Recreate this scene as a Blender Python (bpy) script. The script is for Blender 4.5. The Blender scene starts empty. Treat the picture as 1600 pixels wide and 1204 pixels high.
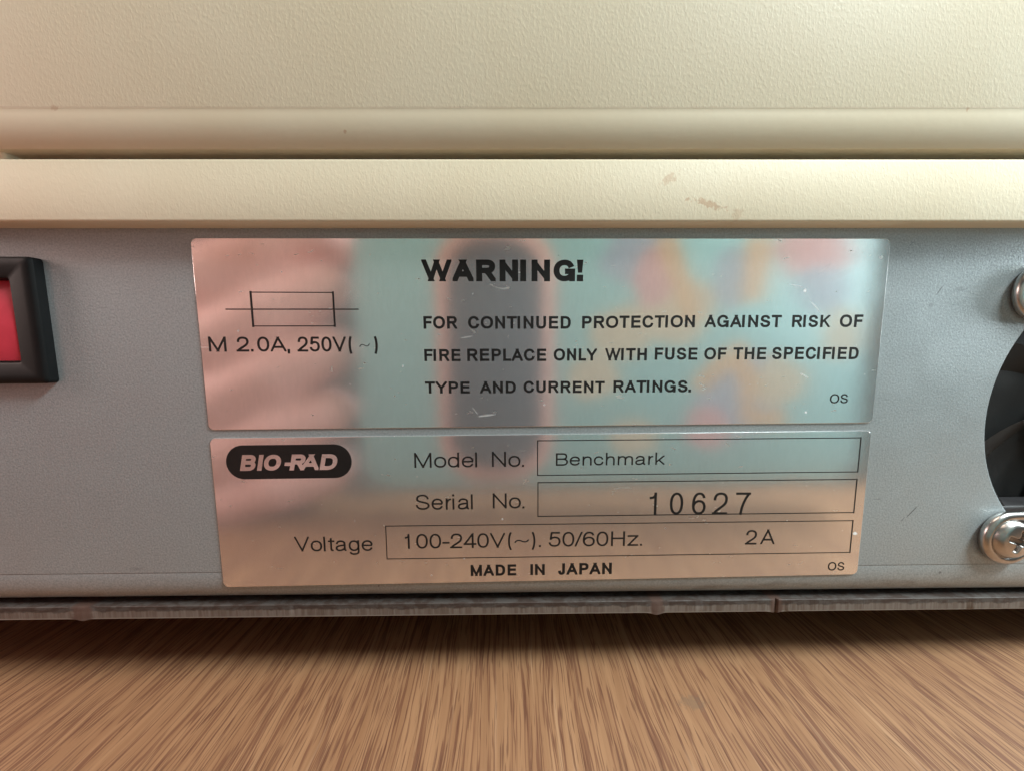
import bpy, bmesh, math, random
from mathutils import Vector, Matrix, noise
random.seed(7)
S = 0.001                                    # all measures below are millimetres
SC = bpy.context.scene
COL = SC.collection

# ------------------------------------------------------------------ camera
cam = bpy.data.cameras.new("camera")
cam.sensor_width = 36.0
cam.lens = 565.0 / 1600 * 36.0
cam.clip_start = 0.0004
cam.clip_end = 10.0
co = bpy.data.objects.new("camera", cam)
COL.objects.link(co)
PITCH, YAW, ROLL = 0.10555, 0.02219, -0.00614
fwd = Vector((math.sin(YAW) * math.cos(PITCH), math.cos(YAW) * math.cos(PITCH), -math.sin(PITCH)))
rt = Vector((math.cos(YAW), -math.sin(YAW), 0))
up = rt.cross(fwd)
r2 = math.cos(ROLL) * rt + math.sin(ROLL) * up
u2 = -math.sin(ROLL) * rt + math.cos(ROLL) * up
mw = Matrix((r2, u2, -fwd)).transposed().to_4x4()
mw.translation = Vector((-6.966, -57.696, 0)) * S
co.matrix_world = mw
SC.camera = co

# ------------------------------------------------------------------ light
world = bpy.data.worlds.new("World")
SC.world = world
world.use_nodes = True
bg = world.node_tree.nodes["Background"]
bg.inputs[0].default_value = (0.80, 0.74, 0.68, 1)
bg.inputs[1].default_value = 0.065
SC.view_settings.view_transform = 'Standard'
SC.view_settings.look = 'None'
SC.view_settings.gamma = 1
SC.view_settings.exposure = 0.13


def area(name, loc, target, sx, sy, power, color):
    l = bpy.data.lights.new(name, 'AREA')
    l.shape = 'RECTANGLE'
    l.size, l.size_y = sx, sy
    l.energy = power
    l.color = color
    o = bpy.data.objects.new(name, l)
    COL.objects.link(o)
    o.location = loc
    d = Vector(target) - Vector(loc)
    o.rotation_euler = d.to_track_quat('-Z', 'Y').to_euler()
    return o


area("window_light", (0.235, -0.115, 0.265), (0.03, 0, -0.01), 0.11, 0.06, 1.95, (0.86, 0.97, 0.97))
area("low_right_fill", (0.25, -0.014, 0.06), (0.03, -0.05, -0.01), 0.10, 0.12, 0.52, (0.84, 0.97, 1.0))  # added cool fill to brighten the phone back and right of the panel
area("overhead_fill", (-0.04, -0.065, 0.42), (-0.03, -0.045, -0.02), 0.20, 0.16, 0.52, (1.0, 0.78, 0.63))  # added warm fill from overhead for hand, phone and table
area("low_left_fill", (-0.25, -0.030, 0.08), (-0.09, -0.06, 0.0), 0.10, 0.10, 0.30, (1.0, 0.75, 0.68))  # added warm fill to brighten the hand and the left lip

# ------------------------------------------------------------------ node helpers
def new_mat(name):
    m = bpy.data.materials.new(name)
    m.use_nodes = True
    nt = m.node_tree
    return m, nt, nt.nodes["Principled BSDF"]


class N:
    def __init__(s, nt):
        s.nt = nt
        s.tc = nt.nodes.new("ShaderNodeTexCoord").outputs["Object"]

    def lk(s, a, b):
        if isinstance(a, (int, float)):
            b.default_value = a
        elif isinstance(a, (tuple, list)):
            b.default_value = tuple(a) + ((1,) if len(a) == 3 and len(b.default_value) == 4 else ())
        else:
            s.nt.links.new(a, b)

    def m(s, op, a, b=0.0, c=0.0, clamp=False):
        n = s.nt.nodes.new("ShaderNodeMath")
        n.operation = op
        n.use_clamp = clamp
        for i, v in enumerate((a, b, c)):
            s.lk(v, n.inputs[i])
        return n.outputs[0]

    def sep(s, v=None):
        n = s.nt.nodes.new("ShaderNodeSeparateXYZ")
        s.lk(v or s.tc, n.inputs[0])
        return n.outputs

    def comb(s, x, y, z):
        n = s.nt.nodes.new("ShaderNodeCombineXYZ")
        for i, v in enumerate((x, y, z)):
            s.lk(v, n.inputs[i])
        return n.outputs[0]

    def scale(s, sx, sy, sz, v=None, loc=(0, 0, 0)):
        n = s.nt.nodes.new("ShaderNodeMapping")
        s.lk(v or s.tc, n.inputs[0])
        n.inputs["Scale"].default_value = (sx, sy, sz)
        n.inputs["Location"].default_value = loc
        return n.outputs[0]

    def noise(s, v, sc=1.0, det=2.0, rough=0.5, dist=0.0):
        n = s.nt.nodes.new("ShaderNodeTexNoise")
        s.lk(v, n.inputs["Vector"])
        n.inputs["Scale"].default_value = sc
        n.inputs["Detail"].default_value = det
        n.inputs["Roughness"].default_value = rough
        n.inputs["Distortion"].default_value = dist
        return n.outputs[0]

    def ramp(s, v, lo, hi, a=0.0, b=1.0):
        n = s.nt.nodes.new("ShaderNodeMapRange")
        n.interpolation_type = 'SMOOTHSTEP'
        s.lk(v, n.inputs[0])
        for i, x in enumerate((lo, hi, a, b)):
            n.inputs[i + 1].default_value = x
        return n.outputs[0]

    def mix(s, f, a, b):
        n = s.nt.nodes.new("ShaderNodeMix")
        n.data_type = 'RGBA'
        s.lk(f, n.inputs[0])
        s.lk(a, n.inputs[6])
        s.lk(b, n.inputs[7])
        return n.outputs[2]

    def bump(s, h, dist, strength=1.0, normal=None):
        n = s.nt.nodes.new("ShaderNodeBump")
        n.inputs["Strength"].default_value = strength
        n.inputs["Distance"].default_value = dist
        s.lk(h, n.inputs["Height"])
        if normal is not None:
            s.lk(normal, n.inputs["Normal"])
        return n.outputs[0]

    def spot(s, cx, cz, rx, rz, ang=0.0, ragged=0.5, freq=900.0):
        """ragged elliptical mark on an XZ face, centre and radii in mm"""
        X, Y, Z = s.sep()
        dx = s.m('SUBTRACT', X, cx * S)
        dz = s.m('SUBTRACT', Z, cz * S)
        c, n = math.cos(ang), math.sin(ang)
        u = s.m('ADD', s.m('MULTIPLY', dx, c / (rx * S)), s.m('MULTIPLY', dz, n / (rx * S)))
        w = s.m('ADD', s.m('MULTIPLY', dx, -n / (rz * S)), s.m('MULTIPLY', dz, c / (rz * S)))
        d = s.m('SQRT', s.m('ADD', s.m('MULTIPLY', u, u), s.m('MULTIPLY', w, w)))
        nz = s.noise(s.tc, freq, 3, 0.6)
        d = s.m('ADD', d, s.m('MULTIPLY', s.m('SUBTRACT', nz, 0.5), ragged * 4))
        return s.ramp(d, 0.6, 1.15, 1.0, 0.0)


# ------------------------------------------------------------------ materials
def mat_plastic(name, textured):
    m, nt, b = new_mat(name)
    n = N(nt)
    base = (0.70, 0.645, 0.50)
    tone = n.noise(n.tc, 45, 3, 0.5)
    col = n.mix(n.ramp(tone, 0.3, 0.7), (0.81, 0.70, 0.51), (0.84, 0.74, 0.555))
    if textured:
        fine = n.noise(n.scale(1, 1, 0.7), 3600, 2, 0.6)
        leather = n.noise(n.scale(1, 1, 0.6), 2500, 1.5, 0.5, 0.3)
        h = n.m('ADD', n.m('MULTIPLY', n.ramp(fine, 0.35, 0.75), 0.5), n.m('MULTIPLY', n.ramp(leather, 0.42, 0.68), 0.8))
        nrm = n.bump(h, 0.000014, 0.7)
        b.inputs["Roughness"].default_value = 0.55
    else:
        nrm = n.bump(n.noise(n.tc, 900, 2, 0.5), 0.00002, 0.5)
        b.inputs["Roughness"].default_value = 0.5
    nt.links.new(nrm, b.inputs["Normal"])
    b.inputs["Specular IOR Level"].default_value = 0.4
    brown = (0.52, 0.27, 0.13)
    marks = [(17.2, 24.0, 1.6, .55, 0.6, .35), (23.2, 20.6, 2.3, .55, -0.25, .5), (19.9, 21.2, .5, .25, 0, .45), (27.5, 19.2, 1.0, .7, .9, .22)] if name == 'band_plastic' else \
            [(-28.6, 29.6, .22, .22, 0, .5), (-66.6, 32.1, .6, .3, 0, .35), (58.8, 33.0, .3, .3, 0, .5)]
    for (x, z, rx, rz, a, f) in marks:
        k = n.m('MULTIPLY', n.spot(x, z, rx, rz, a, 0.9, 1300), f)
        col = n.mix(k, col, brown)
    X, Y, Z = n.sep()
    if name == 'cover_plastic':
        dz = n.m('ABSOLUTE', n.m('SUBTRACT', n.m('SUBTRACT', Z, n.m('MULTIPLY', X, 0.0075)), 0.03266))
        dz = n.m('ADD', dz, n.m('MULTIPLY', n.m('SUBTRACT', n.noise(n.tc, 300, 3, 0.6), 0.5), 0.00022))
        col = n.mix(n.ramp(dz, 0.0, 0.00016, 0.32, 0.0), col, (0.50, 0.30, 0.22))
    # specks of dust and grime
    sp = n.ramp(n.noise(n.tc, 420, 1, 0.5), 0.80, 0.85, 0, 0.12)
    col = n.mix(sp, col, (0.42, 0.33, 0.22))
    nt.links.new(col, b.inputs["Base Color"])
    return m


def mat_panel():
    m, nt, b = new_mat("grey_panel_paint")
    n = N(nt)
    g = n.noise(n.tc, 3400, 2, 0.7)
    big = n.noise(n.tc, 60, 3, 0.6)
    col = n.mix(n.ramp(g, 0.3, 0.7), (0.30, 0.34, 0.355), (0.42, 0.46, 0.475))
    col = n.mix(n.m('MULTIPLY', n.ramp(big, 0.4, 0.75), 0.12), col, (0.33, 0.33, 0.33))
    dark = (0.10, 0.10, 0.10)
    for (x, z, rx, rz, a, f) in [(63.0, 8.6, .9, .09, 1.0, .8), (61.9, 6.3, .5, .35, .5, .3), (66.5, 8.8, 1.2, .4, 0, .2),
                                 (62.7, -28.3, 1.4, .1, .85, .9), (61.2, -29.7, .5, .08, .9, .7),                                  (56.5, -26.0, .8, .1, .1, .35), (69.0, -39.6, .3, .25, 0, .6),
                                 (57.5, 15.7, .9, .06, .8, .5), (-68.0, -36.0, 1.5, .3, 0, .2), (-28.5, -40.0, .25, .15, .9, .6)]:
        col = n.mix(n.m('MULTIPLY', n.spot(x, z, rx, rz, a, 0.3, 1800), f), col, dark)
    X, Y, Z = n.sep()
    dl = n.m('ABSOLUTE', n.m('ADD', n.m('ADD', Z, n.m('MULTIPLY', X, 0.0094)), 0.03742))
    dl = n.m('ADD', dl, n.m('MULTIPLY', n.m('SUBTRACT', n.noise(n.tc, 400, 3, 0.6), 0.5), 0.00012))
    col = n.mix(n.ramp(dl, 0.00002, 0.00012, 0.5, 0.0), col, (0.12, 0.12, 0.12))
    # patchy brown tone, stronger towards the foot of the panel
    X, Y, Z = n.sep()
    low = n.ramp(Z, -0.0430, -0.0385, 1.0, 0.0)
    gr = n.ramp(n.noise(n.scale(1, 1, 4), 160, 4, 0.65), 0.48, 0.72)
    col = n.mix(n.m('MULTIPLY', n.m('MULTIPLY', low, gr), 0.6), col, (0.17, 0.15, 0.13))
    nt.links.new(col, b.inputs["Base Color"])
    h = n.m('ADD', n.ramp(n.noise(n.tc, 3000, 2, 0.6), 0.3, 0.75), n.m('MULTIPLY', n.noise(n.tc, 1300, 2, 0.5), 0.6))
    nt.links.new(n.bump(h, 0.000015, 0.7), b.inputs["Normal"])
    sm = n.ramp(n.noise(n.scale(1, 1, 1.6), 110, 4, 0.6, 0.8), 0.35, 0.7, 0.38, 0.47)
    nt.links.new(sm, b.inputs["Roughness"])
    b.inputs["Metallic"].default_value = 0.35
    return m


def mat_foil():
    m, nt, b = new_mat("silver_foil")
    n = N(nt)
    brush = n.noise(n.scale(1, 1, 0.25), 2400, 2, 0.6)
    blot = n.noise(n.tc, 60, 4, 0.6)
    col = n.mix(n.ramp(brush, 0.3, 0.7), (0.90, 0.89, 0.88), (0.94, 0.93, 0.92))
    wear = None
    for (x, z, rx, rz, a, f) in [(-9.8, -10.9, 1.9, .16, .1, .4), (-11.6, -10.2, .9, .12, -.9, .25), (-12.8, 1.6, 1.2, .10, .15, .3), (40.9, 8.6, .28, .28, 0, 1),
                                 (39.3, 9.4, 1.4, .12, -.2, .3), (42.6, 6.3, 1.7, .12, -.8, .4), (43.8, 12.0, 1.3, .3, .7, .12), (42.6, -10.9, .25, .2, 0, 1),
                                 (52.9, -32.0, .35, .3, 0, 1), (41.9, -4.9, 1.0, .1, -.5, .5), (46.5, 11.0, 2.5, .5, .4, .08), (-18.4, 12.4, .12, .2, 0, .5)]:
        k = n.m('MULTIPLY', n.spot(x, z, rx, rz, a, 0.35, 1600), f)
        wear = k if wear is None else n.m('MAXIMUM', wear, k)
    speck = n.ramp(n.noise(n.tc, 900, 1, 0.5), 0.80, 0.84, 0, 0.8)
    wear = n.m('MAXIMUM', wear, speck)
    col = n.mix(wear, col, (0.95, 0.97, 0.98))
    nt.links.new(col, b.inputs["Base Color"])
    nt.links.new(n.m('SUBTRACT', 0.88, n.m('MULTIPLY', wear, 0.8)), b.inputs["Metallic"])
    r = n.m('ADD', n.m('MULTIPLY', blot, 0.05), 0.122)
    scr = n.ramp(n.noise(n.scale(1, 1, 3.0), 330, 2, 0.5, 1.5), 0.70, 0.76, 0, 0.22)
    nt.links.new(n.m('ADD', r, scr), b.inputs["Roughness"])
    nt.links.new(n.bump(n.m('ADD', n.m('ADD', n.noise(n.tc, 55, 2, 0.5), n.m('MULTIPLY', n.noise(n.tc, 260, 3, 0.6), 0.07)), n.m('MULTIPLY', brush, 0.004)), 0.00012, 0.5), b.inputs["Normal"])
    return m


def mat_simple(name, col, rough, metal=0.0, spec=0.5, bumps=None, tint=None):
    m, nt, b = new_mat(name)
    n = N(nt)
    c2 = tint or tuple(c * 0.82 for c in col)
    nt.links.new(n.mix(n.ramp(n.noise(n.tc, 420, 3, 0.6), 0.35, 0.7), col, c2), b.inputs["Base Color"])
    b.inputs["Roughness"].default_value = rough
    b.inputs["Metallic"].default_value = metal
    b.inputs["Specular IOR Level"].default_value = spec
    if bumps:
        nt.links.new(n.bump(n.noise(n.tc, bumps[0], 2, 0.5), bumps[1], 0.8), b.inputs["Normal"])
    return m


def mat_strip():
    m, nt, b = new_mat("sheared_plate_edge")
    n = N(nt)
    X, Y, Z = n.sep()
    # height along the slightly sloping strip, 0 bottom .. 1 top
    zz = n.m('ADD', Z, n.m('MULTIPLY', X, 0.0124))
    t = n.m('DIVIDE', n.m('SUBTRACT', zz, -0.0460), 0.0026)
    shear = n.noise(n.scale(1, 1, 0.04), 1900, 2, 0.7)
    mott = n.noise(n.scale(0.8, 1, 1.7), 650, 4, 0.7)
    col = n.mix(n.ramp(shear, 0.35, 0.66), (0.18, 0.15, 0.13), (0.12, 0.088, 0.070))
    topc = n.mix(n.ramp(mott, 0.42, 0.58), (0.075, 0.064, 0.058), (0.048, 0.031, 0.025))
    edge = n.m('ADD', t, n.m('MULTIPLY', n.m('SUBTRACT', n.noise(n.scale(1, 1, 0.2), 380, 3, 0.7), 0.5), 0.5))
    col = n.mix(n.ramp(edge, 0.42, 0.56), col, topc)
    col = n.mix(n.ramp(t, 0.10, 0.02), col, (0.26, 0.23, 0.205))
    for (x, rx) in ((-78.3, 1.9), (19.4, 1.4), (40.6, 1.3)):
        d = n.m('ABSOLUTE', n.m('DIVIDE', n.m('SUBTRACT', X, x * S), rx * S))
        d = n.m('ADD', d, n.m('MULTIPLY', n.m('SUBTRACT', mott, 0.5), 1.2))
        col = n.mix(n.ramp(d, 0.55, 1.0, 0.85, 0.0), col, (0.085, 0.045, 0.033))
    nt.links.new(col, b.inputs["Base Color"])
    b.inputs["Roughness"].default_value = 0.62
    h = n.m('ADD', shear, n.m('MULTIPLY', mott, 0.8))
    nt.links.new(n.bump(h, 0.00009, 0.6), b.inputs["Normal"])
    return m


def mat_wood():
    m, nt, b = new_mat("oak_laminate")
    n = N(nt)
    X, Y, Z = n.sep()
    ax = n.m('MAXIMUM', n.m('SUBTRACT', n.m('ABSOLUTE', n.m('ADD', X, 0.007)), 0.036), 0.0)
    sg = n.m('SIGN', n.m('ADD', X, 0.007))
    yc = n.m('MINIMUM', n.m('MAXIMUM', n.m('ADD', Y, 0.005), -0.03), 0.03)
    u = n.m('ADD', X, n.m('MULTIPLY', n.m('MULTIPLY', sg, ax), n.m('MULTIPLY', yc, 1.2)))
    wob = n.m('MULTIPLY', n.m('SUBTRACT', n.noise(n.scale(55, 18, 1), 1, 2, 0.5), 0.5), 0.0035)
    u = n.m('ADD', u, wob)
    u = n.m('ADD', u, n.m('MULTIPLY', n.m('SUBTRACT', n.noise(n.scale(260, 80, 1), 1, 2, 0.5), 0.5), 0.0008))
    v = n.comb(u, Y, 0.0)
    streak = n.noise(n.scale(520, 16, 1, v), 1, 3, 0.6)           # broad soft bands
    fib = n.noise(n.scale(3200, 90, 1, v), 1, 3, 0.7)             # fibres
    ring = n.noise(n.scale(420, 11, 1, v), 1, 2.5, 0.6)            # growth lines: thin contours of a long noise
    ring2 = n.noise(n.scale(560, 17, 1, v, (3.3, 1.7, 0)), 1, 2.5, 0.6)
    brk = n.noise(n.scale(900, 75, 1, v), 1, 2, 0.6)
    l1 = n.ramp(n.m('ABSOLUTE', n.m('SUBTRACT', n.m('FRACT', n.m('MULTIPLY', ring, 6.0)), 0.5)), 0.05, 0.15, 1.0, 0.0)
    l2 = n.ramp(n.m('ABSOLUTE', n.m('SUBTRACT', n.m('FRACT', n.m('MULTIPLY', ring2, 5.0)), 0.5)), 0.04, 0.12, 1.0, 0.0)
    lines = n.m('MAXIMUM', n.m('MULTIPLY', l1, n.ramp(brk, 0.30, 0.50)), n.m('MULTIPLY', l2, n.ramp(brk, 0.72, 0.52)))
    tick = n.noise(n.scale(3000, 120, 1, v), 1, 2, 0.5)           # pores, short dashes
    band = n.noise(n.scale(90, 8, 1, v), 1, 2, 0.5)
    col = n.mix(n.ramp(streak, 0.32, 0.68), (0.235, 0.120, 0.058), (0.310, 0.170, 0.086))
    col = n.mix(n.m('MULTIPLY', n.ramp(fib, 0.35, 0.7), 0.26), col, (0.24, 0.110, 0.058))
    col = n.mix(n.m('MULTIPLY', lines, 0.75), col, (0.120, 0.046, 0.025))
    thr = n.m('ADD', tick, n.m('MULTIPLY', n.m('SUBTRACT', band, 0.5), 0.16))
    col = n.mix(n.ramp(thr, 0.57, 0.64, 0, 0.65), col, (0.10, 0.038, 0.021))
    col = n.mix(n.ramp(n.noise(n.scale(1100, 20, 1, v), 1, 2, 0.5), 0.60, 0.70, 0, 0.35), col, (0.42, 0.265, 0.155))
    # pencil smudge on the table in front
    dx = n.m('DIVIDE', n.m('SUBTRACT', X, 0.0235), 0.0028)
    dy = n.m('DIVIDE', n.m('SUBTRACT', Y, -0.0049), 0.0016)
    d = n.m('SQRT', n.m('ADD', n.m('MULTIPLY', dx, dx), n.m('MULTIPLY', dy, dy)))
    d = n.m('ADD', d, n.m('MULTIPLY', n.m('SUBTRACT', n.noise(n.tc, 1500, 3, 0.7), 0.5), 3.0))
    col = n.mix(n.ramp(d, 0.3, 1.0, 0.45, 0), col, (0.13, 0.09, 0.06))
    nt.links.new(col, b.inputs["Base Color"])
    b.inputs["Roughness"].default_value = 0.6
    b.inputs["Specular IOR Level"].default_value = 0.3
    h = n.m('ADD', n.m('MULTIPLY', n.ramp(thr, 0.55, 0.68), -1.0), n.m('MULTIPLY', fib, 0.5))
    nt.links.new(n.bump(h, 0.00006, 0.6), b.inputs["Normal"])
    return m


M_COVER = mat_plastic("cover_plastic", True)
M_SMOOTH = mat_plastic("smooth_cover_plastic", False)
M_BAND = mat_plastic("band_plastic", True)
M_PANEL = mat_panel()
M_FOIL = mat_foil()
M_STRIP = mat_strip()
M_WOOD = mat_wood()
M_INK = mat_simple("black_ink", (0.012, 0.011, 0.011), 0.45, 0, 0.35)
M_BLACK = mat_simple("black_plastic", (0.005, 0.0055, 0.006), 0.55, 0, 0.2, (900, 0.00002))
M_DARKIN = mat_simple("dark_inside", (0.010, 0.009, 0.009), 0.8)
M_FAN = mat_simple("fan_plastic", (0.007, 0.0075, 0.008), 0.55)
M_FANBAR = mat_simple("grey_fan_housing", (0.05, 0.048, 0.052), 0.5)
M_RED = mat_simple("red_rocker_plastic", (0.60, 0.040, 0.070), 0.5, 0, 0.35, (900, 0.00001), (0.56, 0.035, 0.062))
M_CHROME = mat_simple("nickel_plate", (0.55, 0.53, 0.51), 0.28, 1.0, 0.5, (500, 0.00003))
M_RECESS = mat_simple("dark_screw_recess", (0.30, 0.27, 0.25), 0.4, 1.0)  # darker, rougher nickel tone inside the cross recess
M_SKIN = mat_simple("skin", (0.90, 0.56, 0.52), 0.5, 0, 0.4, (600, 0.00006), (0.86, 0.50, 0.46))
M_CASE = mat_simple("sage_case", (0.34, 0.62, 0.67), 0.45, tint=(0.31, 0.58, 0.63))
M_GLASS = mat_simple("dark_camera_glass", (0.105, 0.125, 0.16), 0.3)
M_ROSE = mat_simple("rose_metal", (0.85, 0.50, 0.46), 0.4, 0.2)
M_ORANGE = mat_simple("orange_print", (0.78, 0.52, 0.32), 0.45)
M_PINK = mat_simple("pink_print", (0.74, 0.45, 0.48), 0.45)
M_CREAM = mat_simple("cream_print", (0.68, 0.62, 0.50), 0.45)
M_LILAC = mat_simple("lilac_print_haze", (0.42, 0.51, 0.66), 0.45)
M_UNDER = mat_simple("under_edge_plastic", (0.60, 0.46, 0.33), 0.6)


# ------------------------------------------------------------------ object helpers
def link(o, parent=None):
    COL.objects.link(o)
    if parent:
        o.parent = parent
    return o


def obj(name, bm, mat, parent=None, smooth=False, angle=None):
    me = bpy.data.meshes.new(name)
    bmesh.ops.recalc_face_normals(bm, faces=bm.faces)
    bm.to_mesh(me)
    bm.free()
    for mm in (mat if isinstance(mat, (list, tuple)) else [mat]):
        me.materials.append(mm)
    if smooth:
        for p in me.polygons:
            p.use_smooth = True
        if angle:
            me.set_sharp_from_angle(angle=math.radians(angle))
    return link(bpy.data.objects.new(name, me), parent)


def flat(name, verts, faces, mat, parent):
    me = bpy.data.meshes.new(name)
    me.from_pydata([(x * S, y * S, z * S) for x, y, z in verts], [], faces)
    me.materials.append(mat)
    return link(bpy.data.objects.new(name, me), parent)


def thing(name, label, cat, loc=(0, 0, 0), group=None):
    o = bpy.data.objects.new(name, None)
    o.empty_display_size = 0.01
    o.location = loc
    o['label'] = label
    o['category'] = cat
    if group:
        o['group'] = group
    return link(o)


def box(bm, x0, x1, y0, y1, z0, z1, bev=0.0, seg=3):
    r = bmesh.ops.create_cube(bm, size=1)
    for v in r['verts']:
        v.co = Vector(((x0 if v.co.x < 0 else x1), (y0 if v.co.y < 0 else y1), (z0 if v.co.z < 0 else z1))) * S
    if bev:
        es = list({e for v in r['verts'] for e in v.link_edges})
        bmesh.ops.bevel(bm, geom=es, offset=bev * S, segments=seg, affect='EDGES', profile=0.5)


def tube(bm, pts, rad, n=14, caps=True):
    """round wire through pts (mm)"""
    P = [Vector(p) * S for p in pts]
    rings = []
    prev = None
    for i, p in enumerate(P):
        t = (P[min(i + 1, len(P) - 1)] - P[max(i - 1, 0)]).normalized()
        if prev is None:
            a = t.cross(Vector((0, 1, 0.01))).normalized()
        else:
            a = (prev - t * prev.dot(t)).normalized()
        prev = a
        b2 = t.cross(a)
        rings.append([bm.verts.new(p + (a * math.cos(k * 2 * math.pi / n) + b2 * math.sin(k * 2 * math.pi / n)) * rad * S) for k in range(n)])
    for r1, r2_ in zip(rings, rings[1:]):
        for k in range(n):
            bm.faces.new((r1[k], r1[(k + 1) % n], r2_[(k + 1) % n], r2_[k]))
    if caps:
        bm.faces.new(rings[0])
        bm.faces.new(rings[-1][::-1])


def profile(bm, pts, x0, x1, nx=2, jitter=None, closed=False, mats=None):
    """extrude a side profile along X; every point is (y, z at x=-100, z at x=+100)"""
    cols = []
    for i in range(nx + 1):
        x = x0 + (x1 - x0) * i / nx
        t = (x + 100) / 200
        c = []
        for j, (y, za, zb) in enumerate(pts):
            z = za + (zb - za) * t
            if jitter:
                y, z = jitter(x, y, z, j)
            c.append(bm.verts.new((x * S, y * S, z * S)))
        cols.append(c)
    m = len(pts)
    for a, b in zip(cols, cols[1:]):
        for j in range(m if closed else m - 1):
            f = bm.faces.new((a[j], a[(j + 1) % m], b[(j + 1) % m], b[j]))
            if mats:
                f.material_index = mats[j]
    if closed:
        bm.faces.new(cols[0])
        bm.faces.new(cols[-1][::-1])


def rounded(cx, cz, w, h, r, n=8):
    out = []
    for k, (sx, sz) in enumerate(((1, 1), (-1, 1), (-1, -1), (1, -1))):
        for i in range(n + 1):
            a = (k + i / n) * math.pi / 2
            out.append((cx + sx * (w / 2 - r) + r * math.cos(a), cz + sz * (h / 2 - r) + r * math.sin(a)))
    return out


def slab(bm, loop, y_front, y_back, bev=0.0):
    """loop of (x, z) made into a slab with a small front bevel"""
    cx = sum(p[0] for p in loop) / len(loop)
    cz = sum(p[1] for p in loop) / len(loop)

    def ring(y, inset):
        out = []
        L = len(loop)
        for i, (x, z) in enumerate(loop):
            (xa, za), (xb, zb) = loop[i - 1], loop[(i + 1) % L]
            tx, tz = xb - xa, zb - za
            l = math.hypot(tx, tz) or 1
            nx_, nz_ = -tz / l, tx / l
            if nx_ * (cx - x) + nz_ * (cz - z) < 0:
                nx_, nz_ = -nx_, -nz_
            out.append(bm.verts.new(((x + nx_ * inset) * S, y * S, (z + nz_ * inset) * S)))
        return out
    sgn = 1 if y_back > y_front else -1
    rings = [ring(y_front, bev)]
    if bev:
        rings.append(ring(y_front + sgn * bev * 0.3, bev * 0.3))
    rings.append(ring(y_front + sgn * bev, 0))
    rings.append(ring(y_back, 0))
    bm.faces.new(rings[0])
    bm.faces.new(rings[-1][::-1])
    for a, b in zip(rings, rings[1:]):
        for k in range(len(a)):
            bm.faces.new((a[k], a[(k + 1) % len(a)], b[(k + 1) % len(a)], b[k]))


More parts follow.
